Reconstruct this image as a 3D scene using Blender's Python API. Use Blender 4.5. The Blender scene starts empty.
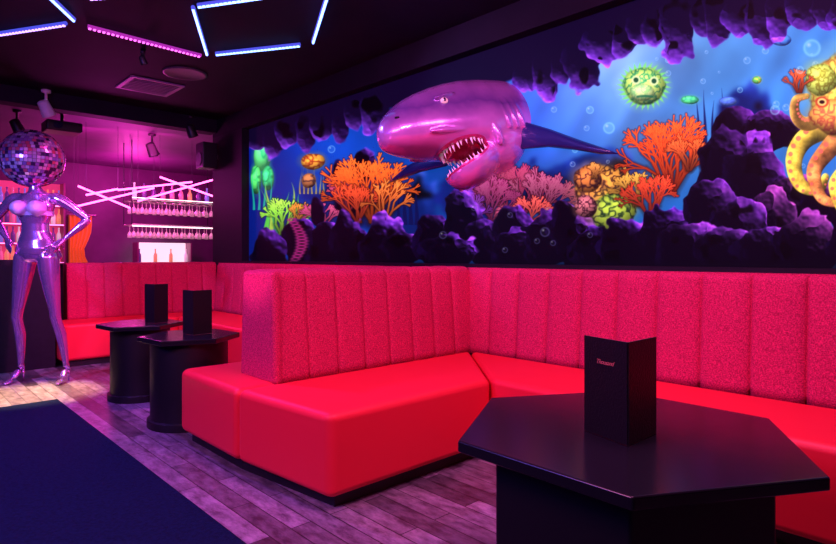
import bpy, bmesh, math, random
import numpy as np
from mathutils import Vector, Matrix, noise as mnoise
random.seed(4)
scene = bpy.context.scene
COL = scene.collection
scene.view_settings.view_transform = 'Standard'

# ------------------------------------------------------------ camera survey
F = Vector((-0.7266, 0.6871, 0)); R = Vector((0.6871, 0.7266, 0)); H = 1.16; FPX = 579.0
def cam_pt(lat, dep, z): 
    p = R*lat + F*dep; return Vector((p.x, p.y, z))
def at_z(px, py, z):
    d = FPX*(H-z)/(py-256.0); return cam_pt((px-418)/FPX*d, d, z)
def at_y(px, py, Y):
    r = (px-418)/FPX; X = Y*(0.6871*r-0.7266)/(0.6871+0.7266*r); d = -0.7266*X+0.6871*Y
    return Vector((X, Y, H-(py-256)*d/FPX))
def at_x(px, py, X):
    r = (px-418)/FPX; Y = -X*(0.6871+0.7266*r)/(0.7266-0.6871*r); d = -0.7266*X+0.6871*Y
    return Vector((X, Y, H-(py-256)*d/FPX))

# ------------------------------------------------------------ materials
def mat(name, base=(.5,.5,.5), rough=.5, metal=0., emis=None, es=0., var=0., vscale=20., bump=0., bscale=80., coat=0., spec=None):
    m = bpy.data.materials.new(name); m.use_nodes = True
    nt = m.node_tree; b = nt.nodes['Principled BSDF']
    b.inputs['Base Color'].default_value = (*base, 1); b.inputs['Roughness'].default_value = rough
    b.inputs['Metallic'].default_value = metal; b.inputs['Coat Weight'].default_value = coat
    if spec is not None: b.inputs['Specular IOR Level'].default_value = spec
    if emis: 
        b.inputs['Emission Color'].default_value = (*emis, 1); b.inputs['Emission Strength'].default_value = es
    tc = nt.nodes.new('ShaderNodeTexCoord')
    if var > 0:
        n = nt.nodes.new('ShaderNodeTexNoise'); n.inputs['Scale'].default_value = vscale; n.inputs['Detail'].default_value = 4
        nt.links.new(tc.outputs['Object'], n.inputs['Vector'])
        r = nt.nodes.new('ShaderNodeValToRGB')
        r.color_ramp.elements[0].position = .3; r.color_ramp.elements[1].position = .7
        r.color_ramp.elements[0].color = (*[c*(1-var) for c in base], 1); r.color_ramp.elements[1].color = (*[min(1, c*(1+var)) for c in base], 1)
        nt.links.new(n.outputs['Fac'], r.inputs['Fac']); nt.links.new(r.outputs['Color'], b.inputs['Base Color'])
    if bump > 0:
        n = nt.nodes.new('ShaderNodeTexNoise'); n.inputs['Scale'].default_value = bscale; n.inputs['Detail'].default_value = 3
        nt.links.new(tc.outputs['Object'], n.inputs['Vector'])
        bp = nt.nodes.new('ShaderNodeBump'); bp.inputs['Strength'].default_value = bump; bp.inputs['Distance'].default_value = .01
        nt.links.new(n.outputs['Fac'], bp.inputs['Height']); nt.links.new(bp.outputs['Normal'], b.inputs['Normal'])
    return m
M_vinyl = mat('red_vinyl', (.90,.022,.045), .48, bump=.12, bscale=9, spec=.35)
M_fab = mat('red_fabric', (.56,.028,.10), .9, var=.50, vscale=150, bump=.35, bscale=260, spec=.15)
M_plinth = mat('black_plinth', (.012,.01,.012), .5)
M_black = mat('black_paint', (.008,.005,.011), .6, var=.2, spec=.2)
M_table = mat('black_table', (.010,.010,.014), .2, bump=.03, bscale=6)
M_tbase = mat('black_table_base', (.006,.006,.008), .45)
M_menu = mat('black_leatherette', (.010,.008,.010), .42, bump=.25, bscale=160, spec=.3)
M_gold = mat('pink_foil', (.5,.08,.12), .4, emis=(1,.12,.2), es=.18)
M_ceil = mat('ceiling_paint', (.009,.004,.015), .75, var=.25, vscale=3, spec=.15)
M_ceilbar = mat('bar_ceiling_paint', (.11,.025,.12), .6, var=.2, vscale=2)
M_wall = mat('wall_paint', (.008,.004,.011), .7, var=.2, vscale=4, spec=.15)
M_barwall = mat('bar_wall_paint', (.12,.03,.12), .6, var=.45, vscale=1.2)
M_mat = mat('dark_carpet', (.003,.011,.040), .9, var=.3, vscale=60, bump=.4, bscale=200, spec=.1)
M_chrome = mat('chrome_skin', (.66,.32,.85), .17, .85, bump=.03, bscale=10, coat=.6)
M_seq = mat('silver_sequins', (.75,.5,.92), .28, .7, bump=1., bscale=140)
M_metal = mat('brushed_metal', (.6,.5,.6), .3, 1.)
M_dkmetal = mat('dark_metal', (.03,.028,.035), .4, .6)
M_white = mat('white_enamel', (.7,.6,.72), .35)
M_lens = mat('lens_glass', (.02,.02,.05), .05, coat=1)
M_gr = mat('grille_metal', (.08,.05,.09), .5)
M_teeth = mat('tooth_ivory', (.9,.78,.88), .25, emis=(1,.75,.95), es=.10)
M_fin = mat('shark_fin_skin', (.010,.022,.13), .35, coat=.3, bump=.1, bscale=15)
def neon(name, c, s): return mat(name, c, .4, emis=c, es=s)
N_blue = neon('neon_blue', (.18,.34,1.), 5.); N_violet = neon('neon_violet', (.40,.22,1.), 4.)
N_pink = neon('neon_pink', (.95,.12,.85), 2.8); N_mag = neon('neon_magenta', (1.,.10,.50), 6.)
N_warm = neon('rack_led', (1.,.62,.66), 4.)
N_lamp = neon('lamp_glow', (1.,.8,.9), 6.)

# ------------------------------------------------------------ builders
def tag(o, label, cat, group=None, kind=None):
    o['label'] = label; o['category'] = cat
    if group: o['group'] = group
    if kind: o['kind'] = kind
    return o
def empty(name, loc, rotz=0.):
    e = bpy.data.objects.new(name, None); e.empty_display_size = .1; e.location = loc; e.rotation_euler = (0,0,rotz); COL.objects.link(e); return e
def mk(name, verts, faces, m, parent=None, org=(0,0,0), smooth=False, bevel=0., seg=3):
    me = bpy.data.meshes.new(name); org = Vector(org)
    me.from_pydata([tuple(Vector(v)-org) for v in verts], [], faces)
    bm = bmesh.new(); bm.from_mesh(me); bmesh.ops.recalc_face_normals(bm, faces=bm.faces); bm.to_mesh(me); bm.free()
    me.materials.append(m)
    if smooth:
        for p in me.polygons: p.use_smooth = True
    o = bpy.data.objects.new(name, me); COL.objects.link(o)
    if parent: o.parent = parent
    else: o.location = org
    if bevel > 0:
        b = o.modifiers.new('bevel', 'BEVEL'); b.width = bevel; b.segments = seg; b.limit_method = 'ANGLE'; b.angle_limit = .6
        for p in me.polygons: p.use_smooth = True
        b.harden_normals = True
    return o
def prism_vf(poly, z0, z1):
    n = len(poly)
    v = [(x,y,z0) for x,y in poly]+[(x,y,z1) for x,y in poly]
    f = [list(range(n))[::-1], list(range(n,2*n))]+[[i,(i+1)%n,n+(i+1)%n,n+i] for i in range(n)]
    return v, f
def prism(name, poly, z0, z1, m, **k):
    v, f = prism_vf(poly, z0, z1); return mk(name, v, f, m, **k)
def box(name, a, b, m, **k):
    return prism(name, [(a[0],a[1]),(b[0],a[1]),(b[0],b[1]),(a[0],b[1])], a[2], b[2], m, **k)
def struct(o, label):
    o['kind'] = 'structure'; o['label'] = label; return o
def ring_frame(t):
    t = t.normalized(); up = Vector((0,0,1)) if abs(t.z) < .9 else Vector((0,1,0))
    s = t.cross(up).normalized(); return s, s.cross(t).normalized()
def tube_vf(p0, p1, r, n=10, r1=None):
    p0 = Vector(p0); p1 = Vector(p1); s, u = ring_frame(p1-p0); r1 = r if r1 is None else r1
    v = [p0+(s*math.cos(a)+u*math.sin(a))*r for a in [2*math.pi*i/n for i in range(n)]]
    v += [p1+(s*math.cos(a)+u*math.sin(a))*r1 for a in [2*math.pi*i/n for i in range(n)]]
    f = [list(range(n)), list(range(n,2*n))]+[[i,(i+1)%n,n+(i+1)%n,n+i] for i in range(n)]
    return v, f
def merge(parts):
    V=[]; Fc=[]
    for v,f in parts:
        b=len(V); V+= [Vector(x) for x in v]; Fc += [[i+b for i in q] for q in f]
    return V,Fc
def box_vf(a, b): return prism_vf([(a[0],a[1]),(b[0],a[1]),(b[0],b[1]),(a[0],b[1])], a[2], b[2])
def lathe_vf(prof, n=20, c=(0,0,0)):
    v=[]; f=[]
    for r,z in prof:
        for i in range(n):
            a=2*math.pi*i/n; v.append((c[0]+r*math.cos(a), c[1]+r*math.sin(a), c[2]+z))
    for j in range(len(prof)-1):
        for i in range(n): f.append([j*n+i, j*n+(i+1)%n, (j+1)*n+(i+1)%n, (j+1)*n+i])
    if prof[0][0] > 1e-5: f.append(list(range(n))[::-1])
    if prof[-1][0] > 1e-5: f.append([ (len(prof)-1)*n+i for i in range(n)])
    return v,f
def lathe(name, prof, m, n=24, c=(0,0,0), **k):
    v,f = lathe_vf(prof, n, c); return mk(name, v, f, m, smooth=k.pop('smooth',True), **k)
def ellipsoid_vf(c, r, rot=None, nu=24, nv=14):
    v=[]; f=[]
    for j in range(nv+1):
        th=math.pi*j/nv
        for i in range(nu):
            a=2*math.pi*i/nu; p=Vector((r[0]*math.sin(th)*math.cos(a), r[1]*math.sin(th)*math.sin(a), r[2]*math.cos(th)))
            if rot: p = rot @ p
            v.append(p+Vector(c))
    for j in range(nv):
        for i in range(nu): f.append([j*nu+i,(j+1)*nu+i,(j+1)*nu+(i+1)%nu,j*nu+(i+1)%nu])
    return v,f
def clean(o, dist=1e-5):
    bm=bmesh.new(); bm.from_mesh(o.data); bmesh.ops.remove_doubles(bm, verts=bm.verts, dist=dist); bmesh.ops.recalc_face_normals(bm, faces=bm.faces); bm.to_mesh(o.data); bm.free()
def bake(o):
    dg = bpy.context.evaluated_depsgraph_get(); dg.update()
    me = bpy.data.meshes.new_from_object(o.evaluated_get(dg)); o.modifiers.clear(); o.data = me
    return o

# ------------------------------------------------------------ room shell
def floor_mat():
    m = bpy.data.materials.new('weathered_planks'); m.use_nodes=True; nt=m.node_tree; b=nt.nodes['Principled BSDF']
    tc=nt.nodes.new('ShaderNodeTexCoord'); br=nt.nodes.new('ShaderNodeTexBrick')
    br.inputs['Scale'].default_value=1; br.inputs['Brick Width'].default_value=.72; br.inputs['Row Height'].default_value=.10
    br.inputs['Mortar Size'].default_value=.0025; br.inputs['Color1'].default_value=(.06,.045,.06,1); br.inputs['Color2'].default_value=(.44,.38,.46,1); br.inputs['Mortar'].default_value=(.01,.008,.012,1)
    nt.links.new(tc.outputs['Object'], br.inputs['Vector'])
    mp=nt.nodes.new('ShaderNodeMapping'); mp.inputs['Scale'].default_value=(4,9,1); nt.links.new(tc.outputs['Object'],mp.inputs['Vector'])
    n=nt.nodes.new('ShaderNodeTexNoise'); n.inputs['Scale'].default_value=2.2; n.inputs['Detail'].default_value=9; n.inputs['Roughness'].default_value=.70; nt.links.new(mp.outputs['Vector'],n.inputs['Vector'])
    rp=nt.nodes.new('ShaderNodeValToRGB'); rp.color_ramp.elements[0].position=.36; rp.color_ramp.elements[1].position=.66
    rp.color_ramp.elements[0].color=(.20,.16,.20,1); rp.color_ramp.elements[1].color=(1,1,1,1); nt.links.new(n.outputs['Fac'],rp.inputs['Fac'])
    mx=nt.nodes.new('ShaderNodeMix'); mx.data_type='RGBA'; mx.blend_type='MULTIPLY'; mx.inputs['Factor'].default_value=.95
    nt.links.new(br.outputs['Color'],mx.inputs[6]); nt.links.new(rp.outputs['Color'],mx.inputs[7]); nt.links.new(mx.outputs[2],b.inputs['Base Color'])
    b.inputs['Roughness'].default_value=.34
    bp=nt.nodes.new('ShaderNodeBump'); bp.inputs['Strength'].default_value=.25; bp.inputs['Distance'].default_value=.01
    nt.links.new(n.outputs['Fac'],bp.inputs['Height']); nt.links.new(bp.outputs['Normal'],b.inputs['Normal'])
    return m
M_floor=floor_mat()
CZ=3.0
struct(box('floor',(-13.1,-4,-.1),(2.6,6.4,0),M_floor),'weathered wooden plank floor')
struct(box('ceiling',(-7.7,-4,CZ),(2.6,6.4,CZ+.1),M_ceil),'nearly black painted ceiling')
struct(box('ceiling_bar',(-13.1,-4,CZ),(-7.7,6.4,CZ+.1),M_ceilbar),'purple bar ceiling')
struct(box('wall_north',(-7.68,3.56,0),(2.6,3.7,CZ),M_wall),'black wall carrying the mural')
struct(box('wall_east',(2.5,-4,0),(2.6,3.56,CZ),M_wall),'dark wall')
struct(box('wall_south',(-13,-4.1,0),(2.5,-4,CZ),M_wall),'dark wall')
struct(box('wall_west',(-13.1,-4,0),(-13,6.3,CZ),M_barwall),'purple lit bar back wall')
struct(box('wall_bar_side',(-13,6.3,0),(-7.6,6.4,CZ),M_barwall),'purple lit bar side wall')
struct(box('wall_bar_return',(-7.68,3.7,0),(-7.55,6.3,CZ),M_wall),'dark return wall')
struct(box('wall_half_height',(-7.6,-2.5,0),(-6.98,1.40,1.12),M_black),'black half height partition')
struct(box('trim_1',(-7.68,3.40,2.77),(2.5,3.56,CZ),M_wall),'black bulkhead over the mural')
struct(box('trim_2',(-7.68,3.40,0),(-6.83,3.56,2.77),M_black),'black pillar at the end of the mural')
struct(box('trim_3',(-6.83,3.385,1.068),(2.5,3.555,1.098),M_black),'black ledge under the mural')
struct(box('trim_4',(-7.75,-4,2.82),(-7.55,3.40,CZ),M_ceil),'dark ceiling beam before the bar')

rug=box('dance_mat',(-5.37,-3.2,.001),(1.8,1.09,.012),M_mat,org=(-1.8,-1,0)); tag(rug,'large dark navy blue floor mat on the planks','mat')

# ------------------------------------------------------------ mural
def lin(c): 
    c=np.clip(c,0,1); return np.where(c<=.04045,c/12.92,((c+.055)/1.055)**2.4)
def build_mural():
    YW=3.5
    pxs=np.concatenate([np.linspace(249.,840.,1300)])
    r=(pxs-418)/FPX; Xs=YW*(.6871*r-.7266)/(.6871+.7266*r)
    Xs=np.concatenate([Xs,np.linspace(Xs[-1],2.45,260)[1:]])
    Zs=np.linspace(1.098,2.77,520)
    X,Z=np.meshgrid(Xs,Zs); D=-.7266*X+.6871*YW; D=np.maximum(D,.35)
    px=418+FPX*(.6871*X+.7266*YW)/D; py=256+FPX*(H-Z)/D
    over=X>-.62
    px=np.where(over, 838+(X+.62)*300, px); py=np.where(over, 256+FPX*(H-Z)/2.75, py)
    def vn(x,y,seed):
        rs=np.random.RandomState(seed); g=rs.rand(64,64)
        xi=np.floor(x).astype(int); yi=np.floor(y).astype(int); fx=x-xi; fy=y-yi; fx=fx*fx*(3-2*fx); fy=fy*fy*(3-2*fy)
        a=g[yi%64,xi%64]; b=g[yi%64,(xi+1)%64]; c=g[(yi+1)%64,xi%64]; d=g[(yi+1)%64,(xi+1)%64]
        return (a*(1-fx)+b*fx)*(1-fy)+(c*(1-fx)+d*fx)*fy
    def fbm(s,seed,o=3,dx=0,dy=0): return sum(vn((px+dx)/s*2**i,(py+dy)/s*2**i,seed+i)*.5**i for i in range(o))/sum(.5**i for i in range(o))
    def blur(A,r):
        for ax in (0,1):
            for _ in range(2):
                pad=[(0,0)]*A.ndim; pad[ax]=(r+1,r); B=np.cumsum(np.pad(A,pad,mode='edge'),axis=ax); n_=A.shape[ax]
                A=(np.take(B,range(2*r+1,2*r+1+n_),axis=ax)-np.take(B,range(0,n_),axis=ax))/(2*r+1)
        return A
    def ctrl(v,xs,cols):
        return np.stack([np.interp(v,xs,[c[k] for c in cols]) for k in range(3)],-1)
    top=ctrl(px,[250,330,420,540,620,720,836,1200],[(.04,.14,.66),(.06,.34,.90),(.10,.34,.84),(.36,.52,.94),(.60,.74,.98),(.40,.68,.96),(.30,.60,.94),(.2,.4,.9)])
    low=ctrl(px,[250,330,420,540,620,720,836,1200],[(.02,.10,.48),(.03,.26,.68),(.03,.22,.54),(.06,.30,.66),(.08,.40,.76),(.10,.44,.76),(.12,.40,.72),(.1,.25,.6)])
    t=np.clip((py-40)/190,0,1)[...,None]
    C=top*(1-t)+low*t
    n=fbm(60,3,4)[...,None]; C=C*(.74+.50*n)
    rays=vn((px+py*.6)/16,py*0+3,9)[...,None]; C=C*(.91+.18*rays)
    def put(mask,col,a=1.):
        m=(np.clip(mask,0,1)*a)[...,None]; C[:]=C*(1-m)+np.asarray(col)*m
    wob=fbm(19,21,3)-.5; fine=fbm(8,31,3)
    def crag(dx,dy): return 1-np.abs(fbm(27,81,4,dx,dy)-.5)*2
    g0=crag(0,0); GX=(crag(.7,0)-g0)/.7*11; GY=(crag(0,.7)-g0)/.7*11
    hollow=np.clip((fbm(15,131,2)-.64)*10,0,1)
    def field(cx,cy,rx,ry,rot=0,w=.16):
        c,s=math.cos(rot),math.sin(rot); u=((px-cx)*c+(py-cy)*s)/rx; v=(-(px-cx)*s+(py-cy)*c)/ry
        return np.sqrt(u*u+v*v)*(1+w*wob*2), u, v
    def rock(cx,cy,rx,ry,rot=0,lx=.52,ly=-.78,tint=(.52,.20,.92),base=(.016,.004,.06),k=.46,gain=1.,thr=.32,w=.50):
        d,u,v=field(cx,cy,rx,ry,rot,w)
        nx=u*1.0-GX*k; ny=v*1.0-GY*k; L=nx*lx+ny*ly
        L1=np.clip((L-thr)/(1.1-thr),0,1)**1.2; L2=np.clip((-nx*.9+ny*.1-.6)/.6,0,1)*.30
        rim=np.exp(-np.clip(1-d,0,1)/.05)*np.clip(.25+u*lx+v*ly,0,1)
        c=np.asarray(base)+np.asarray(tint)*(gain*(L1*.92*(.65+.7*fine)+.50*rim))[...,None]+np.array([.16,.05,.42])*L2[...,None]
        c=c+np.array([.22,.12,.06])*(L1**3)[...,None]
        c=c*(1-.88*hollow*(d<.8))[...,None]
        m=np.clip((1-d)*min(rx,ry)*.8,0,1)[...,None]; C[:]=C*(1-m)+c*m
    def coral(x0,y0,h,col,seed,n=5,spread=1.1,w0=3.2,depth=4):
        rs=random.Random(seed); segs=[]
        def br(x,y,a,l,w,k):
            x2=x+math.cos(a)*l; y2=y-math.sin(a)*l; segs.append((x,y,x2,y2,w))
            if k>0:
                for q in range(rs.choice([2,2,3])): br(x2,y2,a+rs.uniform(-.62,.62),l*rs.uniform(.6,.88),max(.75,w*.72),k-1)
        for q in range(n):
            br(x0+rs.uniform(-3,3),y0,math.pi/2+(q-(n-1)/2)/max(1,n-1)*2*spread*.6,h*.27,w0,depth)
        xs=[s[0] for s in segs]+[s[2] for s in segs]; ys=[s[1] for s in segs]+[s[3] for s in segs]
        idx=np.where((px>min(xs)-8)&(px<max(xs)+8)&(py>min(ys)-8)&(py<max(ys)+8))
        P=px[idx]; Q=py[idx]; best=np.full(P.shape,9.)
        for x1,y1,x2,y2,w in segs:
            dx,dy=x2-x1,y2-y1; tt=np.clip(((P-x1)*dx+(Q-y1)*dy)/(dx*dx+dy*dy+1e-6),0,1)
            best=np.minimum(best,np.hypot(P-x1-tt*dx,Q-y1-tt*dy)/w)
        m=np.clip((1.12-best)*2.4,0,1)[:,None]; g=np.clip((3.0-best)/2.,0,1)[:,None]*.45
        hgt=np.clip((y0-Q)/h,0,1)[:,None]
        c=np.asarray(col)*(1.18-.8*best[:,None]**2)*(.36+.75*hgt)+np.array([.05,.18,.08])*hgt*np.clip(1-best[:,None]*2,0,1)
        cc=C[idx]; cc=cc*(1-g)+np.asarray(col)*.12*g; C[idx]=cc*(1-m)+c*m
    def brain(cx,cy,rx,ry,colA,colB,s=4.,soft=False,al=1.):
        d,u,v=field(cx,cy,rx,ry,0,.2); q=np.abs(fbm(s*1.7,77,2)-.5)*2; q=np.clip(q*3.0,0,1)[...,None]
        if soft: q=.25+.75*q
        c=(np.asarray(colA)*q+np.asarray(colB)*(1-q))*(1.15-.65*np.clip(d,0,1)**2.5)[...,None]*np.clip(.95-.45*v-.15*u,.25,1.2)[...,None]
        g=np.clip((1.4-d)/.4,0,1)[...,None]*.18*al; C[:]=C*(1-g)+np.asarray(colA)*g
        m=np.clip((1-d)*10,0,1)[...,None]*al; C[:]=C*(1-m)+c*m
    def bubble(cx,cy,r_,col=(.6,.8,1.),fill=.2):
        d=np.hypot(px-cx,py-cy)/r_; put(np.clip(1-np.abs(d-.85)*4,0,1),col,.5); put(np.clip((1-d)*3,0,1),col,fill); put(np.clip(1-np.hypot(px-cx+r_*.35,py-cy+r_*.35)/(r_*.35),0,1),(1,1,1),.5)
    def frond(x0,y0,h,col,amp=5,w=1.8,ph=0.):
        a=np.clip((y0-py)/h,0,1); xc=x0+amp*np.sin(a*4+ph)*a; put(np.clip((w*(1.15-a)-np.abs(px-xc))*1.,0,1)*((py<y0)&(py>y0-h)),col,.85)
    def tentacle(pts,w0,w1,cA,cB):
        P=[Vector(p) for p in pts]; L=[]
        for i in range(len(P)-1):
            a=P[max(i-1,0)]; b=P[i]; c=P[i+1]; e=P[min(i+2,len(P)-1)]
            for k in range(10):
                s=k/10.; L.append(.5*((2*b)+(c-a)*s+(2*a-5*b+4*c-e)*s*s+(3*b-a-3*c+e)*s**3))
        n_=len(L)
        for j,q in enumerate(L):
            rr=w0+(w1-w0)*j/n_; d=np.hypot(px-q.x,py-q.y)/rr; m=np.clip((1-d)*rr*.8,0,1)[...,None]
            sh=(.30+.75*np.clip(.6-(px-q.x)/rr*.5-(py-q.y)/rr*.45,0,1))[...,None]*(.45+1.1*fine)[...,None]
            C[:]=C*(1-m)+np.asarray(cA)*sh*m
        for j in range(3,n_,3):
            q=L[j]; rr=w0+(w1-w0)*j/n_; dv=(L[j]-L[j-1]).normalized(); x=q.x-dv.y*rr*.5; y=q.y+dv.x*rr*.5
            put(np.clip((rr*.30-np.hypot(px-x,py-y))*1.2,0,1),cB,.85)
    for q in [(600,175,40,25),(560,190,40,30),(410,215,30,40),(745,120,35,40),(350,200,40,40),(480,205,40,30)]: rock(*q,tint=(.10,.26,.6),base=(.03,.12,.42),gain=.6)
    C[:]=blur(C,5)
    for i in range(34):
        rs=random.Random(i); bubble(rs.choice([rs.uniform(540,720),rs.uniform(700,836),rs.uniform(330,380)]),rs.uniform(50,170),rs.uniform(1.,4),fill=.15)
    for x,y0,h in [(698,150,52),(705,150,60),(713,150,50),(722,150,62),(729,150,40),(405,225,45),(411,225,38),(399,225,34),(417,225,42)]:
        frond(x,y0,h,(.04,.06,.30),1.5,2.6,x)
    # left group
    brain(262,155,9,15,(.45,1.,.60),(.10,.65,.45),5,True); brain(256,180,5,14,(.4,1.,.5),(.1,.5,.3),4,True); brain(268,178,6,12,(.3,.95,.6),(.1,.5,.3),4,True)
    for x in (254,259,264,270): frond(x,210,44,(.12,.75,.60),3,1.5,x)
    brain(312,162,13,9,(1.,.70,.25),(.60,.20,.10),3)
    for x in (300,304,308,312,316,320,324): frond(x,194,28,(.75,.65,.30),2,1.2,x)
    brain(309,180,8,8,(.8,.5,.3),(.3,.2,.2),3)
    for k,x in enumerate((266,271,276,283,290,297,303)): frond(x,234,44+8*math.sin(k*2.),[(.40,.90,.25),(.75,.90,.25),(.2,.7,.4)][k%3],6,3.,k*1.3)
    coral(282,234,40,(.65,.95,.30),5,5,.8,1.6,4); coral(300,226,30,(.9,.55,.2),8,4,.8,1.3,3)
    rock(340,182,10,24); rock(364,163,10,15); rock(350,205,15,20)
    coral(348,215,44,(.85,.25,.45),13,5,1.,1.4); coral(372,222,68,(1.,.34,.12),11,7,1.0,2.2,5)
    coral(358,222,44,(.90,.24,.14),12,5,.9,1.7); coral(388,222,46,(1.,.44,.20),14,4,.9,1.5)
    coral(322,228,30,(.80,.25,.5),15,5,.9,1.2,4)
    for q in [(318,212,9,18),(300,240,22,24),(328,242,22,24),(350,243,22,28),(270,250,20,20),(384,246,24,26),(345,228,12,18),(402,250,18,18)]: rock(*q)
    for k in range(15):
        a=k/14.; cx=292+10*math.sin(a*3.); cy=220+a*42; wv=9-5*abs(a-.5); put(np.clip(1-np.abs(np.hypot((px-cx)/wv,(py-cy)/2.6)-0.5)*2.2,0,1),(.70,.16,.50),.85)
    # middle group
    coral(516,222,60,(.62,.14,.36),21,9,1.4,1.5,5); coral(545,217,46,(.62,.22,.42),22,7,1.2,1.3,5); coral(490,222,44,(.58,.14,.40),24,7,1.1,1.2,5); coral(470,226,34,(.45,.12,.52),23,5,1.,1.2)
    coral(530,226,34,(.85,.28,.30),25,6,1.1,1.3); brain(505,214,12,9,(.75,.30,.45),(.25,.08,.2),2.4)
    for q in [(436,240,20,30),(463,222,20,28),(486,246,22,26),(452,254,26,20),(515,232,24,26),(520,252,30,22),(548,242,26,30),(572,238,22,30),(566,214,13,16)]: rock(*q)
    brain(603,191,32,29,(.95,.66,.28),(.18,.10,.12),3.); brain(588,180,16,14,(.85,.50,.25),(.25,.12,.15),2.6); brain(614,212,22,22,(.70,.80,.28),(.12,.20,.14),3.)
    brain(585,206,12,12,(.8,.45,.5),(.2,.08,.15),2.2); coral(636,206,40,(.88,.60,.25),33,6,.9,1.3); coral(594,178,20,(1.,.6,.3),34,5,1.,1.1,3)
    coral(672,192,74,(1.,.28,.11),31,9,1.2,2.3,5)
    coral(650,216,46,(.88,.22,.14),37,7,1.,1.7); coral(690,170,40,(1.,.38,.18),38,5,.9,1.5)
    for q in [(600,252,30,22),(632,245,34,28),(668,240,36,30)]: rock(*q)
    # large boulders
    kw=dict(tint=(.58,.22,.86),thr=.18,gain=1.05,k=.36,w=.36)
    rock(735,130,26,28,.2,**kw); rock(768,132,30,24,-.3,**kw); rock(728,172,32,52,.1,**kw); rock(756,186,34,48,.1,**kw); rock(712,212,28,32,.1,**kw)
    k2=dict(kw); k2.update(tint=(.74,.28,.80),thr=.06); rock(798,206,30,34,**k2); rock(772,220,26,30,**k2); rock(740,228,28,30,**kw); rock(820,198,20,18,**k2)
    rock(690,248,36,26,**kw); rock(730,252,36,24,**kw); rock(770,252,36,26,**kw); rock(812,246,38,32,**k2)
    for i in range(14): rock(862+i*52,235+15*math.sin(i*2.),36,42+16*math.cos(i*3.),**kw)
    for i in range(5): coral(930+i*130,205,70,[(1,.3,.1),(.9,.9,.2),(.8,.2,.5)][i%3],60+i,6,1.2,2.6)
    # octopus, running out of the visible part
    Y1=(1.,.86,.34); PK=(1.,.42,.40)
    tentacle([(838,124),(806,138),(794,160),(800,184),(818,190),(826,176)],12,4,Y1,PK)
    tentacle([(848,130),(828,150),(814,172),(822,198),(842,204)],12,4,(1.,.62,.36),PK)
    tentacle([(830,112),(808,124),(796,116),(796,100),(808,96)],9,3.2,(1.,.74,.36),PK)
    tentacle([(856,140),(848,168),(836,186),(846,212),(868,204)],12,4,Y1,PK)
    tentacle([(870,140),(880,175),(870,200),(890,215)],12,4,Y1,PK)
    brain(846,92,42,44,(1.,.96,.42),(.80,.46,.22),3.4); brain(832,116,24,18,(1.,.72,.36),(.8,.36,.28),3.); brain(820,80,16,18,(.9,.98,.45),(.6,.55,.2),2.6)
    put(np.clip((7.5-np.hypot(px-822,(py-102)*1.2))*.8,0,1),(.80,.30,.20),.9); put(np.clip(5-np.hypot(px-822,(py-102)*1.2),0,1),(1.,.92,.55),.9); put(np.clip(2.4-np.hypot((px-822)*.7,py-102),0,1),(.15,.05,.08))
    coral(800,92,28,(1,.36,.20),71,6,.8,1.4,3)
    # round glowing green spiny fish
    for k in range(28):
        a=k*math.pi/14; x1=644+19*math.cos(a); y1=86+17*math.sin(a); x2=644+28*math.cos(a+.08); y2=86+25*math.sin(a+.08)
        for j in range(7):
            s=j/6.; put(np.clip((1.9*(1-s)+.5-np.hypot(px-x1-(x2-x1)*s,py-y1-(y2-y1)*s))*1.2,0,1),(.45,.90,.45),.85)
    brain(644,86,22,20,(.84,1.,.50),(.16,.56,.40),2.5); brain(642,92,13,9,(.92,1.,.70),(.45,.80,.50),2.2,True,.8)
    for x,y in ((636,80),(654,81)): put(np.clip((5-np.hypot(px-x,py-y)),0,1),(.90,1.,.72),.9); put(np.clip(3.-np.hypot(px-x,py-y),0,1),(.05,.25,.2),.95)
    put(np.clip(1.6-np.abs(py-96-((px-645)/9.)**2),0,1)*np.clip(9-np.abs(px-645),0,1),(.10,.40,.30),.8)
    brain(757,80,5,4,(.9,.9,.3),(.3,.8,.4),3); brain(690,100,9,4,(.4,1,.6),(.2,.6,.5),3,True); brain(728,101,10,5,(.4,.6,1.),(.3,.4,.9),3,True); brain(782,40,10,6,(.3,.6,.95),(.1,.3,.8),4,True)
    for b in [(812,48,9),(775,110,5),(800,70,4),(740,90,3),(590,110,4),(609,128,6),(668,60,3),(575,150,3)]: bubble(*b,col=(.6,.9,1.))
    for b in [(545,232,5),(553,243,3),(537,241,3),(510,215,3),(443,235,4),(474,208,3),(590,235,3),(505,250,3),(548,210,3)]: bubble(*b,col=(.40,.36,.62),fill=.1)
    # cave roof, irregular dripping edge
    dark=np.clip((np.interp(px,[249,380,500,600,700,836,1300],[143,112,86,44,26,22,10])-py)/3,0,1)
    put(dark,(.06,.015,.16))
    fk=dict(lx=-.20,ly=.80,tint=(.62,.28,1.),base=(.06,.018,.16),k=.30,gain=1.,thr=.10,w=.46)
    rs=random.Random(12)
    for q in [(256,139,12,13),(272,140,10,19),(287,132,13,14),(306,130,10,26),(322,125,13,16),(340,121,10,26),(354,112,13,18),(372,108,15,26),(528,76,17,14),(546,70,15,26),(562,68,12,18),(580,64,17,27),(604,42,22,18),(624,36,13,24),(640,30,12,14),(656,26,14,20),(678,22,20,38),(702,18,14,22),(718,18,15,32),(740,14,18,22),(760,14,14,36),(780,10,16,26),(804,6,20,28),(826,8,16,22),(846,8,18,30)]: rock(*q,**fk)
    for i in range(12): rock(880+i*50,6,30,30,0,**fk)
    put(np.clip((py-257)/8,0,1),(.02,.01,.06),.8)
    gl=blur(np.clip(C-.45,0,1),7); C[:]=C+gl*.22
    C2=lin(C); hh,ww=X.shape
    me=bpy.data.meshes.new('mural'); V=np.stack([X,np.full_like(X,YW),Z],-1).reshape(-1,3)
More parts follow.
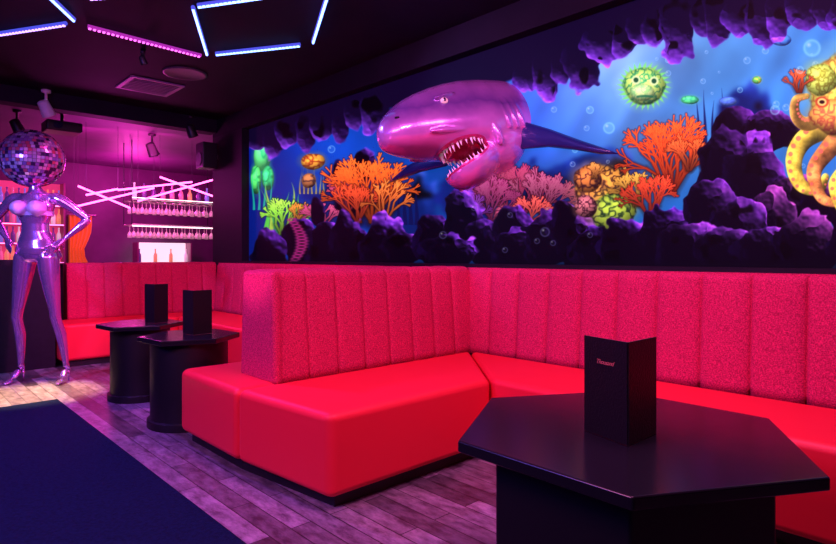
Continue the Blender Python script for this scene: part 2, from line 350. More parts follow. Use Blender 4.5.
    org=np.array([-2.2,YW,1.9]); V=V-org
    i=np.arange(hh*ww).reshape(hh,ww); Q=np.stack([i[:-1,:-1],i[:-1,1:],i[1:,1:],i[1:,:-1]],-1).reshape(-1,4)
    me.vertices.add(len(V)); me.vertices.foreach_set('co',V.ravel()); me.loops.add(Q.size); me.loops.foreach_set('vertex_index',Q.ravel().astype(np.int32))
    me.polygons.add(len(Q)); me.polygons.foreach_set('loop_start',(np.arange(len(Q))*4).astype(np.int32)); me.update(calc_edges=True)
    at=me.color_attributes.new('paint','FLOAT_COLOR','POINT'); at.data.foreach_set('color',np.concatenate([C2.reshape(-1,3),np.ones((hh*ww,1))],1).ravel().astype(np.float32))
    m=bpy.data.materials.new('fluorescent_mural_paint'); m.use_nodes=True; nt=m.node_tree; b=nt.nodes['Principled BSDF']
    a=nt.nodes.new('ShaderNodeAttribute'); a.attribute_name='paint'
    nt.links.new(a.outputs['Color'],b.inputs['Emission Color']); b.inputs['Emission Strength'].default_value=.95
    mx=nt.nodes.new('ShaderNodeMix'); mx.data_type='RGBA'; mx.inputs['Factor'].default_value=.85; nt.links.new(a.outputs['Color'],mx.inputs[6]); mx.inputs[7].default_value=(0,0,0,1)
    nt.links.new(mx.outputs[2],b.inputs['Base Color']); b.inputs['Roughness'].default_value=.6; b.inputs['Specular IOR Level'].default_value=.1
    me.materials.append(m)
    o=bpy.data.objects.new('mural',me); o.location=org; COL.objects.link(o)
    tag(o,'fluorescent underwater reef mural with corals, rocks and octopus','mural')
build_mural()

# ------------------------------------------------------------ banquettes
ZS=.45
def channel_back(name, p0, p1, nrm, z0, z1, th, lean, nch, parent, org, bulge=.022, pw=2.6, topb=.35):
    p0=Vector((*p0,0)); p1=Vector((*p1,0)); n=Vector((*nrm,0)); prof=[]; PER=14
    for i in range(11):
        t=i/10; z=z0+(z1-.045-z0)*t; prof.append((0-lean*t, z, 1., 0.))
    for i in range(1,7):
        a=i/6*math.pi/2; prof.append((-lean-.05*(1-math.cos(a)), z1-.045+.045*math.sin(a), math.cos(a), math.sin(a)*topb))
    prof.append((-th+.02,z1,0,0)); prof.append((-th,z1-.02,0,0)); prof.append((-th,z0,0,0))
    V=[];Fc=[]; K=len(prof); cols=nch*PER
    for c in range(cols+1):
        k=c%PER; s=k/PER
        ph=.5-.5*math.cos(math.pi*s); u=(c//PER+ph)/nch
        x=abs(2*ph-1); b=math.sqrt(max(0.,1-x**(2*pw))); P=p0.lerp(p1,u)
        for off,z,wn,wz in prof:
            q=P+n*(off+bulge*b*wn); V.append((q.x,q.y,z+bulge*b*wz))
    for c in range(cols):
        for k in range(K-1): Fc.append([c*K+k,(c+1)*K+k,(c+1)*K+k+1,c*K+k+1])
        Fc.append([c*K+K-1,(c+1)*K+K-1,(c+1)*K,c*K])
    Fc.append([k for k in range(K)]); Fc.append([cols*K+k for k in range(K)])
    return mk(name,V,Fc,M_fab,parent=parent,org=org,smooth=True)
def arc(cx,cy,r,a0,a1,n=6): return [(cx+r*math.cos(a0+(a1-a0)*i/n),cy+r*math.sin(a0+(a1-a0)*i/n)) for i in range(n+1)]
HP=math.pi/2; ZB=1.075
o1=(-2.9,2.3,0); d=empty('banquette_sofa',o1); tag(d,'L-shaped red banquette with channelled fabric backs below the mural','sofa')
prism('seat',[(-2.9,1.415)]+arc(-2.195,1.535,.05,-HP,0)+[(-2.145,2.60),(-2.9,3.28)],.065,ZS,M_vinyl,parent=d,org=o1,bevel=.04,seg=5)
prism('seat',arc(-3.62,1.48,.07,-math.pi,-HP)+[(-2.9,1.41),(-2.9,3.28),(-3.65,3.28)],.065,ZS,M_vinyl,parent=d,org=o1,bevel=.04,seg=5)
prism('plinth',[(-3.62,1.47),(-2.95,1.47),(-2.21,1.56),(-2.21,2.67),(1.0,2.67),(1.0,3.28),(-3.62,3.28)],0,.07,M_plinth,parent=d,org=o1)
channel_back('backrest',(-2.92,1.67),(-2.92,3.345),(1,0),ZS-.02,ZB,.2,.05,8,d,o1)
channel_back('backrest',(-3.28,1.67),(-3.28,3.345),(-1,0),ZS-.02,ZB,.2,.05,8,d,o1)
endp=prism('back_end_panel',[(-3.315,1.635),(-2.885,1.635),(-2.90,1.70),(-3.30,1.70)],ZS-.02,ZB,M_fab,parent=d,org=o1,bevel=.03,seg=4)
for v in endp.data.vertices:
    if v.co.z>.9: v.co.x = (v.co.x+.2)*.86-.2
prism('seat',[(-2.14,2.61),(1.0,2.61),(1.0,3.28),(-2.89,3.28)],.065,ZS,M_vinyl,parent=d,org=o1,bevel=.035,seg=5)
channel_back('backrest',(1.0,3.32),(-3.0,3.32),(0,-1),ZS-.02,ZB-.004,.065,.045,16,d,o1,bulge=.036,pw=1.8,topb=.0)
o4=(-7.1,2.3,0); d2=empty('banquette_sofa',o4); tag(d2,'L-shaped red banquette in the second booth beside the black partition','sofa')
prism('seat',[(-6.84,2.61),(-3.68,2.61),(-3.68,3.28),(-7.36,3.28)],.065,ZS,M_vinyl,parent=d2,org=o4,bevel=.035,seg=4)
channel_back('backrest',(-3.68,3.315),(-7.42,3.315),(0,-1),ZS-.02,ZB-.005,.07,.045,15,d2,o4,bulge=.03,pw=2.,topb=0)
prism('seat',[(-7.4,1.42)]+arc(-6.93,1.50,.08,-HP,0)+[(-6.85,2.60),(-7.4,3.27)],.065,ZS,M_vinyl,parent=d2,org=o4,bevel=.04,seg=5)
prism('plinth',[(-7.4,1.47),(-6.9,1.47),(-6.9,2.67),(-3.7,2.67),(-3.7,3.28),(-7.4,3.28)],0,.07,M_plinth,parent=d2,org=o4)
channel_back('backrest',(-7.40,1.60),(-7.40,3.345),(1,0),ZS-.02,ZB,.2,.05,9,d2,o4)

# ------------------------------------------------------------ tables
ZT=.61
def hexpoly(r,a0): return [(r*math.cos(a0+i*math.pi/3), r*math.sin(a0+i*math.pi/3)) for i in range(6)]
rotc=math.radians(46.6)
def table(loc, r, rb, a0, label, hexbase):
    t=empty('table',loc); tag(t,label,'table')
    prism('table_top',hexpoly(r,a0),ZT-.035,ZT,M_table,parent=t,bevel=.006,seg=3)
    if hexbase: prism('table_base',hexpoly(rb,a0),0,ZT-.035,M_tbase,parent=t,bevel=.008)
    else: lathe('table_base',[(rb+.02,0),(rb+.02,.05),(rb,.055),(rb,ZT-.035)],M_tbase,n=40,parent=t,bevel=.002)
    return t
tc=cam_pt(.655,1.845,0)
table(tc,.55,.43,rotc+math.radians(-107.5),'large black hexagonal table with a broad black base',True)
tA=cam_pt(-1.60,4.06,0); tB=cam_pt(-2.29,4.78,0)
table(tA,.335,.255,rotc+.35,'small black table with a drum base beside the divider banquette',False)
table(tB,.33,.225,rotc+.35,'small black table with a drum base in the second booth',False)
def menu(p, hh, wd, a1, a2, text):
    m=empty('menu_holder',p); tag(m,'black folded menu standing open on a table','menu')
    for a in (a1,a2):
        c,s=math.cos(a),math.sin(a); nx,ny=-s*.003,c*.003
        poly=[(nx,ny),(c*wd+nx,s*wd+ny),(c*wd-nx,s*wd-ny),(-nx,-ny)]
        prism('cover',poly,0.001,hh,M_menu,parent=m,bevel=.001,seg=2)
    if text:
        cu=bpy.data.curves.new('lettering','FONT'); cu.body=text; cu.size=.019; cu.shear=.4; cu.extrude=.0003; cu.align_x='CENTER'; cu.space_character=.92
        to=bpy.data.objects.new('lettering',cu); COL.objects.link(to)
        bpy.context.view_layer.update(); me=bpy.data.meshes.new_from_object(to.evaluated_get(bpy.context.evaluated_depsgraph_get())); bpy.data.objects.remove(to)
        lo=bpy.data.objects.new('lettering',me); me.materials.clear(); me.materials.append(M_gold); COL.objects.link(lo); lo.parent=m
        c,s=math.cos(a1),math.sin(a1); nd=Vector((-s,c,0))
        if nd.dot(-F)<0: nd=-nd
        zz=Vector((0,0,1)); xd=zz.cross(nd)
        q=Vector((c*wd*.5,s*wd*.5,hh*.74))+nd*.0036
        lo.matrix_local=Matrix(((xd.x,zz.x,nd.x,q.x),(xd.y,zz.y,nd.y,q.y),(xd.z,zz.z,nd.z,q.z),(0,0,0,1)))
    return m
sp=cam_pt(.508*1.196,1.402*1.196,ZT)
menu(sp,.300,.172,rotc+math.radians(118),rotc+math.radians(42),'Thousand')
menu(cam_pt(-1.56,4.02,ZT),.31,.14,rotc+math.radians(140),rotc+math.radians(50),None)
menu(cam_pt(-2.15,4.72,ZT),.32,.12,rotc+math.radians(150),rotc+math.radians(55),None)

# ------------------------------------------------------------ shark
MS=Matrix.Translation(Vector((-2.82,3.52,2.17)))@Matrix.Rotation(math.radians(-112),4,'Z')@Matrix.Rotation(math.radians(4),4,'Y')@Matrix.Rotation(math.radians(17),4,'X')@Matrix.Scale(.90,4,Vector((1,0,0)))
sk=empty('shark_sculpture',(0,0,0)); sk.matrix_world=MS; tag(sk,'glossy purple shark head bursting open-mouthed out of the mural','sculpture')
def shark():
    secs=[(-.42,.28,.31,-.25,-.02),(-.2,.29,.33,-.26,-.02),(0,.30,.345,-.27,-.03),(.2,.305,.345,-.265,-.05),(.38,.295,.33,-.25,-.07),(.52,.280,.300,-.242,-.08),(.65,.262,.262,-.235,-.085),(.78,.238,.212,-.228,-.09),(.89,.205,.158,-.218,-.095),(.98,.165,.098,-.205,-.10),(1.04,.125,.045,-.190,-.10),(1.08,.078,-.005,-.165,-.095),(1.10,.03,-.05,-.13,-.09)]
    N=56; V=[];Fc=[]
    for x,wd,tp,bt,c in secs:
        for i in range(N):
            a=2*math.pi*i/N; cy,sz=math.cos(a),math.sin(a)
            rz=(tp-c) if sz>0 else (c-bt)
            V.append((x,wd*math.copysign(abs(cy)**(.95 if sz>0 else .8),cy),c+rz*math.copysign(abs(sz)**(1.05 if sz>0 else .8),sz)))
    for j in range(len(secs)-1):
        for i in range(N): Fc.append([j*N+i,j*N+(i+1)%N,(j+1)*N+(i+1)%N,(j+1)*N+i])
    Fc.append(list(range(N))); Fc.append([(len(secs)-1)*N+i for i in range(N)])
    tilt=Matrix.Rotation(math.radians(20),3,'Y')
    G=[(V,Fc),ellipsoid_vf((.33,0,-.335),(.245,.225,.160),tilt,32,18),ellipsoid_vf((.06,0,-.20),(.32,.25,.19),Matrix.Rotation(math.radians(10),3,'Y'),32,18)]
    for sg in (1,-1):
        G.append(ellipsoid_vf((.60,sg*.245,.088),(.10,.028,.016),Matrix.Rotation(math.radians(14),3,'Y')))
        G.append(ellipsoid_vf((.22,sg*.250,-.19),(.035,.045,.11),Matrix.Rotation(math.radians(22),3,'Y')))
        for gx in (.0,.065,.13): G.append(ellipsoid_vf((gx,sg*.285,-.06),(.018,.026,.13),Matrix.Rotation(math.radians(18),3,'Y')))
        G.append(ellipsoid_vf((.56,sg*.232,-.172),(.22,.028,.018),Matrix.Rotation(math.radians(3),3,'Y')))
    V2,F2=merge(G)
    me=bpy.data.meshes.new('head'); me.from_pydata([tuple(v) for v in V2],[],F2); o=bpy.data.objects.new('head',me); COL.objects.link(o); clean(o)
    r=o.modifiers.new('r','REMESH'); r.mode='VOXEL'; r.voxel_size=.0085; s=o.modifiers.new('s','SMOOTH'); s.iterations=9; s.factor=.6
    bake(o)
    TA=14
    t2=Matrix.Rotation(math.radians(TA),3,'Y')
    cA=Vector((.53,0,-.315)); rA=(.275,.6,.088); cB=Vector((.41,0,-.29)); rB=(.205,.170,.165)
    cut=[]
    rs=random.Random(8)
    for c,r_ in ((cA,rA),(cB,rB)):
        v,f=ellipsoid_vf(c,r_,t2,64,40)
        if r_ is rA: v=[p+Vector((0,0,1))*(.008*math.sin(p.y*60+p.x*23)+.005*math.sin(p.y*37-p.x*61)) for p in v]
        k=mk('cutter',v,f,M_black); clean(k); cut.append(k)
        b=o.modifiers.new('b','BOOLEAN'); b.operation='DIFFERENCE'; b.object=k; b.solver='EXACT'
    bake(o)
    for k in cut: bpy.data.objects.remove(k)
    bm=bmesh.new(); bm.from_mesh(o.data); inv=MS.inverted()
    nrm=(MS.to_3x3().transposed()@Vector((0,1,0))).normalized()
    bmesh.ops.bisect_plane(bm,geom=bm.verts[:]+bm.edges[:]+bm.faces[:],plane_co=inv@Vector((-2.9,3.498,2.1)),plane_no=nrm,clear_outer=True)
    bm.to_mesh(o.data); bm.free()
    o.data.polygons.foreach_set('use_smooth',[True]*len(o.data.polygons)); o.data.set_sharp_from_angle(angle=math.radians(50))
    m=bpy.data.materials.new('shark_skin'); m.use_nodes=True; nt=m.node_tree; b=nt.nodes['Principled BSDF']; tcn=nt.nodes.new('ShaderNodeTexCoord')
    def math_(op,a,c=None):
        n=nt.nodes.new('ShaderNodeMath'); n.operation=op
        for i,v in enumerate((a,c)):
            if v is None: continue
            if isinstance(v,(int,float)): n.inputs[i].default_value=v
            else: nt.links.new(v,n.inputs[i])
        return n.outputs[0]
    def inside(c,r_):
        mp=nt.nodes.new('ShaderNodeVectorMath'); mp.operation='SUBTRACT'; nt.links.new(tcn.outputs['Object'],mp.inputs[0]); mp.inputs[1].default_value=c
        ro=nt.nodes.new('ShaderNodeVectorRotate'); ro.rotation_type='Y_AXIS'; ro.inputs['Angle'].default_value=-math.radians(TA); nt.links.new(mp.outputs[0],ro.inputs['Vector'])
        dv=nt.nodes.new('ShaderNodeVectorMath'); dv.operation='DIVIDE'; nt.links.new(ro.outputs[0],dv.inputs[0]); dv.inputs[1].default_value=r_
        ln=nt.nodes.new('ShaderNodeVectorMath'); ln.operation='LENGTH'; nt.links.new(dv.outputs[0],ln.inputs[0])
        return ln.outputs['Value']
    dA=inside(cA,(rA[0],rA[1],rA[2]+.013)); dB=inside(cB,rB)
    mo=math_('MAXIMUM',math_('LESS_THAN',dA,1.04),math_('LESS_THAN',dB,1.02))
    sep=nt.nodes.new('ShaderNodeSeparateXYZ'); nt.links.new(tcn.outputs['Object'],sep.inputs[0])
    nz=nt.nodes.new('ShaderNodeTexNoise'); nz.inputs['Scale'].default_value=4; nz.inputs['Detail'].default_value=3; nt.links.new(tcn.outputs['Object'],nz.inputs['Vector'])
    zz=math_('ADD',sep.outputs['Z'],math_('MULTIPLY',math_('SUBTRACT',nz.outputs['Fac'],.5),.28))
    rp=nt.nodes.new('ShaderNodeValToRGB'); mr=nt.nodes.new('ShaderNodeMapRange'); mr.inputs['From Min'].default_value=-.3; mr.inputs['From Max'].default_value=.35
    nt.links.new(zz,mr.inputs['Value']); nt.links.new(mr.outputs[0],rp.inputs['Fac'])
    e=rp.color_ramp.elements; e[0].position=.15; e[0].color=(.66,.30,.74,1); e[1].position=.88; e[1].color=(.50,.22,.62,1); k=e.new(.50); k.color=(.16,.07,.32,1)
    gum=nt.nodes.new('ShaderNodeMix'); gum.data_type='RGBA'; nt.links.new(math_('LESS_THAN',dB,1.02),gum.inputs['Factor']); gum.inputs[6].default_value=(.65,.06,.25,1); gum.inputs[7].default_value=(.38,.01,.07,1)
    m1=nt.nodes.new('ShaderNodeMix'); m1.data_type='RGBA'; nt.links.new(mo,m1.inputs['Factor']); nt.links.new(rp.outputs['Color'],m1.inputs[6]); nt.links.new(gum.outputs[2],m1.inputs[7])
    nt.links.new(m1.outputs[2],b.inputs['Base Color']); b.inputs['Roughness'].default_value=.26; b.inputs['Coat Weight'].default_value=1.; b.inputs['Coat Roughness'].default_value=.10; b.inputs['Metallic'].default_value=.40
    nb=nt.nodes.new('ShaderNodeTexNoise'); nb.inputs['Scale'].default_value=9; nb.inputs['Detail'].default_value=3; nt.links.new(tcn.outputs['Object'],nb.inputs['Vector'])
    bp=nt.nodes.new('ShaderNodeBump'); bp.inputs['Strength'].default_value=.2; bp.inputs['Distance'].default_value=.02; nt.links.new(nb.outputs['Fac'],bp.inputs['Height']); nt.links.new(bp.outputs['Normal'],b.inputs['Normal'])
    o.data.materials.clear(); o.data.materials.append(m); o.parent=sk
    def arch(sign):
        i3=t2.inverted(); n=21
        for kx in range(n):
            ph=math.radians(-112+224*kx/(n-1)+rs.uniform(-3,3)); x=.375+.185*math.cos(ph); y=.196*math.sin(ph)
            if sign<0: x=.355+.185*math.cos(ph); y=.186*math.sin(ph)
            best=None
            for s_ in range(240):
                z=-.58+s_*.0025; q=i3@(Vector((x,y,z))-cA); g=(q.x/rA[0])**2+(q.y/rA[1])**2+(q.z/rA[2])**2
                if g<1: best=z if (best is None or sign>0) else best
            if best is None: continue
            h=rs.choice([.024,.032,.04,.048])*(1 if sign>0 else .85)
            ax=(t2@Vector((rs.uniform(-.1,.25)*math.cos(ph),-.15*math.sin(ph)+rs.uniform(-.12,.12),-sign))).normalized()
            v,f=tube_vf(Vector((x,y,best))-ax*.018,Vector((x,y,best))+ax*h,rs.uniform(.011,.015),8,.001)
            mk('tooth',v,f,M_teeth,parent=sk,smooth=True)
    arch(1); arch(-1)
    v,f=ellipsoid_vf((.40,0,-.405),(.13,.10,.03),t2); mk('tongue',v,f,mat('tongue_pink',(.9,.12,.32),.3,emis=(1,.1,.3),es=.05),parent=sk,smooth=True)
    for sg in (1,-1):
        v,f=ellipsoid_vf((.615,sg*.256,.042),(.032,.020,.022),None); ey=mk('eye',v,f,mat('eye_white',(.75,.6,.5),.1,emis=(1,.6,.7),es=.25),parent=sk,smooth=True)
        v,f=ellipsoid_vf((.618,sg*.270,.042),(.013,.010,.015),None); mk('pupil',v,f,M_lens,parent=ey,smooth=True)
        v,f=ellipsoid_vf((.98,sg*.152,-.040),(.022,.014,.009),None); mk('nostril',v,f,M_black,parent=sk,smooth=True)
    inv=MS.inverted()
    def fin(pts,y0):
        ctr=sum([Vector((p[0],p[1])) for p in pts],Vector((0,0)))/len(pts)
        V=[];n=len(pts)
        for sc,off in [(1.,.0),(.8,.02),(.45,.03)]:
            for p in pts:
                q=ctr+(Vector(p)-ctr)*sc; a=at_y(q.x,q.y,y0); a.y-=off; V.append(inv@a)
        b0=len(V)
        for p in pts: a=at_y(p[0],p[1],y0); a.y+=.012; V.append(inv@a)
        Fc=[]
        for L_ in range(2):
            for i in range(n): Fc.append([L_*n+i,L_*n+(i+1)%n,(L_+1)*n+(i+1)%n,(L_+1)*n+i])
        Fc.append([2*n+i for i in range(n)])
        for i in range(n): Fc.append([i,(i+1)%n,b0+(i+1)%n,b0+i])
        Fc.append([b0+i for i in range(n)])
        mk('fin',V,Fc,M_fin,parent=sk,smooth=True)
    fin([(505,120),(526,122),(550,129),(580,140),(604,148),(619,154),(600,154),(575,150),(548,147),(510,150)],3.46)
    fin([(452,152),(430,155),(408,165),(386,184),(400,179),(420,172),(446,166)],3.46)
shark()

# ------------------------------------------------------------ mannequin
mb=cam_pt(-3.53,5.36,0); mq=empty('mannequin',mb,rotc); tag(mq,'chrome female mannequin with mirror ball head and hands on hips','mannequin')
def chain_vf(pts,N=18):
    V=[];Fc=[]
    P=[Vector(p[:3]) for p in pts]
    for i,p in enumerate(pts):
        t=(P[min(i+1,len(P)-1)]-P[max(i-1,0)]).normalized(); f=Vector((0,1,0)); 
        if abs(t.y)>.8: f=Vector((0,0,1))
        s=t.cross(f).normalized(); u=s.cross(t).normalized()
        for k in range(N):
            a=2*math.pi*k/N; V.append(P[i]+s*(p[3]*math.cos(a))+u*(p[4]*math.sin(a)))
    for j in range(len(pts)-1):
        for k in range(N): Fc.append([j*N+k,j*N+(k+1)%N,(j+1)*N+(k+1)%N,(j+1)*N+k])
    Fc.append(list(range(N))); Fc.append([(len(pts)-1)*N+k for k in range(N)])
    return V,Fc
AX=(-.145,.275)
def mannequin():
    G=[]
    torso=[(.0,.0,1.10,.05,.05),(-.0,0,1.13,.13,.10),(-.0,0,1.17,.180,.118),(-.0,.005,1.23,.188,.122),(-.005,0,1.31,.155,.10),(-.005,-.01,1.39,.120,.087),(-.005,-.01,1.46,.118,.087),(-.01,-.01,1.53,.146,.098),(-.01,0,1.61,.170,.102),(-.01,0,1.675,.178,.092),(-.01,.01,1.725,.135,.072),(-.015,.01,1.76,.066,.056),(-.02,.005,1.80,.048,.048),(-.03,0,1.88,.045,.045)]
    G.append(chain_vf(torso,28))
    for s,kx,ax,tx in ((-1,-.170,AX[0],AX[0]-.025),(1,.185,AX[1],AX[1]+.025)):
        hx=s*.102
        G.append(chain_vf([(hx,.01,1.22,.07,.09),(hx+s*.004,0,1.14,.088,.105),(hx+(kx-hx)*.22,-.005,1.02,.082,.096),(hx+(kx-hx)*.55,-.01,.84,.065,.078),(hx+(kx-hx)*.88,-.015,.68,.047,.057),(kx,-.02,.60,.044,.053),(kx+(ax-kx)*.12,-.01,.54,.042,.050),(kx+(ax-kx)*.38,.012,.43,.044,.053),(kx+(ax-kx)*.7,.01,.28,.033,.038),(kx+(ax-kx)*.95,.0,.17,.025,.029),(ax,.0,.135,.026,.032)]))
        dx=tx-ax
        G.append(chain_vf([(ax,.03,.125,.02,.022),(ax,.01,.125,.029,.029),(ax+dx*.2,-.03,.10,.030,.027),(ax+dx*.5,-.08,.058,.034,.023),(ax+dx*.8,-.12,.028,.037,.021),(ax+dx,-.16,.018,.031,.016),(ax+dx*1.1,-.19,.013,.016,.010)]))
        G.append(ellipsoid_vf((s*.078-.01,-.098,1.60),(.076,.080,.072)))
        G.append(ellipsoid_vf((s*.090,.075,1.16),(.088,.085,.090)))
        sh=Vector((s*.228-.01,.01,1.685)); el=Vector((s*.44,.07,1.50)); wr=Vector((s*.27,-.01,1.32))
        G.append(chain_vf([(s*.10-.01,.01,1.69,.052,.052),(sh.x-s*.03,.01,1.69,.058,.057),(sh.x,sh.y,sh.z-.012,.055,.054)]+[(*sh.lerp(el,t),r_,r_) for t,r_ in ((.3,.046),(.6,.040),(.9,.036))]+[(*el,.034,.034)]))
        G.append(chain_vf([(*el.lerp(wr,t),r_,r_) for t,r_ in ((-.02,.030),(.12,.036),(.3,.038),(.6,.031),(.9,.022),(1.,.021))]))
        hd=Vector((s*.198,-.080,1.24))
        G.append(chain_vf([(*wr.lerp(hd,t),a_,b_) for t,a_,b_ in ((0,.018,.02),(.3,.030,.018),(.7,.036,.017),(1.,.034,.014))]))
        dirn=(hd-wr).normalized(); side=dirn.cross(Vector((s,-.9,0)).normalized()).normalized()
        for q,(o_,l_) in enumerate(((-.028,.062),(-.010,.074),(.009,.070),(.027,.055))):
            b0=hd-dirn*.01+side*o_; b1=b0+dirn*l_*.5+side*o_*.25; b2=b1+dirn*l_*.4+Vector((-s*.014,-.004,-.008))
            G.append(chain_vf([(*b0,.0105,.0105),(*b1,.0095,.0095),(*b2,.007,.007)],10))
        th0=wr.lerp(hd,.35)-side*.025*1; th1=th0+Vector((-s*.012,.035,-.03)); th2=th1+Vector((-s*.016,.03,-.022))
        G.append(chain_vf([(*th0,.013,.013),(*th1,.011,.011),(*th2,.008,.008)],10))
    V,Fc=merge(G); o=mk('body',V,Fc,M_chrome,parent=mq)
    r=o.modifiers.new('r','REMESH'); r.mode='VOXEL'; r.voxel_size=.0075
    s_=o.modifiers.new('s','SMOOTH'); s_.iterations=8; s_.factor=.5
    bake(o); o.data.materials.clear(); o.data.materials.append(M_chrome); o.data.polygons.foreach_set('use_smooth',[True]*len(o.data.polygons))
    for ax in AX:
        v,f=tube_vf((ax,.035,0),(ax,.03,.115),.006,10,.014); mk('heel',v,f,M_chrome,parent=mq,smooth=True)
    G=[]
    for s in (-1,1): G.append(ellipsoid_vf((s*.078-.01,-.102,1.597),(.079,.082,.072)))
    V,Fc=merge(G); b=mk('bra',V,Fc,M_seq,parent=mq,smooth=True)
    ring=[];N=48
    for zz,gr in ((1.53,.006),(1.57,.010)):
        for k in range(N):
            a=2*math.pi*k/N; ring.append((-.01+(.154+gr)*math.cos(a),-.004+(.104+gr)*math.sin(a),zz))
    ff=[[k,(k+1)%N,N+(k+1)%N,N+k] for k in range(N)]
    mk('strap',ring,ff,M_seq,parent=b,smooth=True)
    bc=Vector((-.04,0,2.06)); rb=.262; rows=26; cols0=52; V=[];Fc=[]
    rs=random.Random(2)
    for j in range(rows):
        t0=math.pi*j/rows; t1=math.pi*(j+1)/rows; n=max(6,int(cols0*math.sin((t0+t1)/2)))
        for i in range(n):
            a0=2*math.pi*i/n; a1=2*math.pi*(i+1)/n; g=.06
            T0=t0+(t1-t0)*g; T1=t1-(t1-t0)*g; A0=a0+(a1-a0)*g; A1=a1-(a1-a0)*g
            P=[Vector((math.sin(t)*math.cos(a),math.sin(t)*math.sin(a),math.cos(t)))*rb for t,a in ((T0,A0),(T1,A0),(T1,A1),(T0,A1))]
            c=sum(P,Vector())/4; nrm=c.normalized(); ax=Vector((rs.uniform(-1,1),rs.uniform(-1,1),rs.uniform(-1,1))); rot=Matrix.Rotation(rs.uniform(-.14,.14),3,ax)
            b0=len(V); V+=[bc+c+rot@(p-c)+nrm*.003 for p in P]; Fc.append([b0,b0+1,b0+2,b0+3])
    m=bpy.data.materials.new('mirror_tiles'); m.use_nodes=True; nt=m.node_tree; b=nt.nodes['Principled BSDF']; ge=nt.nodes.new('ShaderNodeNewGeometry')
    rp=nt.nodes.new('ShaderNodeValToRGB'); e=rp.color_ramp.elements; rp.color_ramp.interpolation='CONSTANT'
    e[0].color=(.08,.03,.14,1); e[0].position=0; e[1].color=(.85,.55,.95,1); e[1].position=.84
    for p_,c_ in ((.26,(.35,.16,.62)),(.46,(.75,.20,.55)),(.62,(.55,.40,.80)),(.74,(.80,.12,.25))): k=e.new(p_); k.color=(*c_,1)
    nt.links.new(ge.outputs['Random Per Island'],rp.inputs['Fac']); nt.links.new(rp.outputs['Color'],b.inputs['Base Color'])
    b.inputs['Metallic'].default_value=.6; b.inputs['Roughness'].default_value=.2
    v,f=ellipsoid_vf(bc,(rb-.004,)*3,None,40,24); core=mk('mirror_ball_head',v,f,mat('ball_core',(.05,.02,.06),.5),parent=mq,smooth=True)
    tl=mk('mirror_tiles',V,Fc,m,parent=core); tl['kind']='stuff'
mannequin()

# ------------------------------------------------------------ ceiling neon
M_chan=mat('led_channel',(.05,.05,.3),.4,emis=(.1,.12,1.),es=.7)
M_chanp=mat('led_channel_pink',(.2,.03,.2),.4,emis=(.8,.05,.8),es=.45)
def led_bar(a,b,m,label,dots=True):
    a=Vector(a); b=Vector(b); c=(a+b)/2; e=empty('led_light_bar',c); tag(e,label,'light','hexagon ceiling light bars')
    v,f=tube_vf(a+Vector((0,0,.006)),b+Vector((0,0,.006)),.016,8); mk('housing',v,f,M_chanp if m is N_pink else M_chan,parent=e,org=c)
    L=(b-a).length; n=max(3,int(L/.034)); P=[]
    for i in range(n):
        t0=(i+.12)/n; t1=(i+(.60 if dots else .84))/n; P.append(tube_vf(a.lerp(b,t0)-Vector((0,0,.010)),a.lerp(b,t1)-Vector((0,0,.010)),.010,8))
    v,f=merge(P); o=mk('led_strip',v,f,m,parent=e,org=c); o['kind']='stuff'
ZN=CZ-.022
for (x1,y1,x2,y2,m,l) in [(0,34,66,24,N_violet,'violet'),(74,20,52,-1,N_blue,'blue white'),(88,27,201,56,N_pink,'pink violet'),(207,54,193,8,N_blue,'blue white'),(216,54,300,45,N_blue,'blue'),(313,42,328,-6,N_blue,'blue white'),(198,6,268,-4,N_blue,'blue'),(52,-1,20,-30,N_blue,'blue'),(90,-2,188,-10,N_violet,'violet')]:
    led_bar(at_z(x1,y1,ZN),at_z(x2,y2,ZN),m,l+' led bar of a hexagon pattern on the ceiling',m is not N_blue)
# bar neon: each tube hangs on its own wires from the bar ceiling
for k,(x1,y1,x2,y2) in enumerate([(78,186,130,208),(74,207,154,188),(118,190,192,182),(160,177,218,198),(138,201,216,179),(86,195,118,189)]):
    a=at_x(x1,y1,-9.35+k*.09); b=at_x(x2,y2,a.x); c=Vector(((a.x+b.x)/2,(a.y+b.y)/2,CZ))
    e=empty('neon_light',c); tag(e,'magenta neon tube hanging crosswise under the bar ceiling','light','crossed neon tubes over the bar')
    v,f=tube_vf(a,b,.014,10); mk('neon_tube',v,f,N_mag,parent=e,org=c)
    for p in (a,b):
        v,f=tube_vf((p.x,p.y,p.z+.005),(p.x,p.y,CZ),.0025,6); mk('suspension_wire',v,f,M_dkmetal,parent=e,org=c)

# ceiling fixtures
p=at_z(185,73,CZ); o=lathe('ceiling_speaker',[(.21,0),(.21,-.012),(.19,-.016),(.17,-.008),(.02,-.006),(0,-.006)],M_gr,n=36,c=(p.x,p.y,CZ),org=(p.x,p.y,CZ)); tag(o,'round dark recessed ceiling speaker','speaker')
p=at_z(150,86,CZ); parts=[box_vf((p.x-.27,p.y-.27,CZ-.015),(p.x+.27,p.y-.23,CZ)),box_vf((p.x-.27,p.y+.23,CZ-.015),(p.x+.27,p.y+.27,CZ)),box_vf((p.x-.27,p.y-.23,CZ-.015),(p.x-.23,p.y+.23,CZ)),box_vf((p.x+.23,p.y-.23,CZ-.015),(p.x+.27,p.y+.23,CZ))]
for i in range(7): parts.append(box_vf((p.x-.2+i*.06,p.y-.23,CZ-.012),(p.x-.185+i*.06,p.y+.23,CZ-.002)))
v,f=merge(parts); o=mk('air_vent',v,f,mat('vent_paint',(.30,.14,.34),.5),org=(p.x,p.y,CZ)); tag(o,'square slatted ceiling air vent','vent')
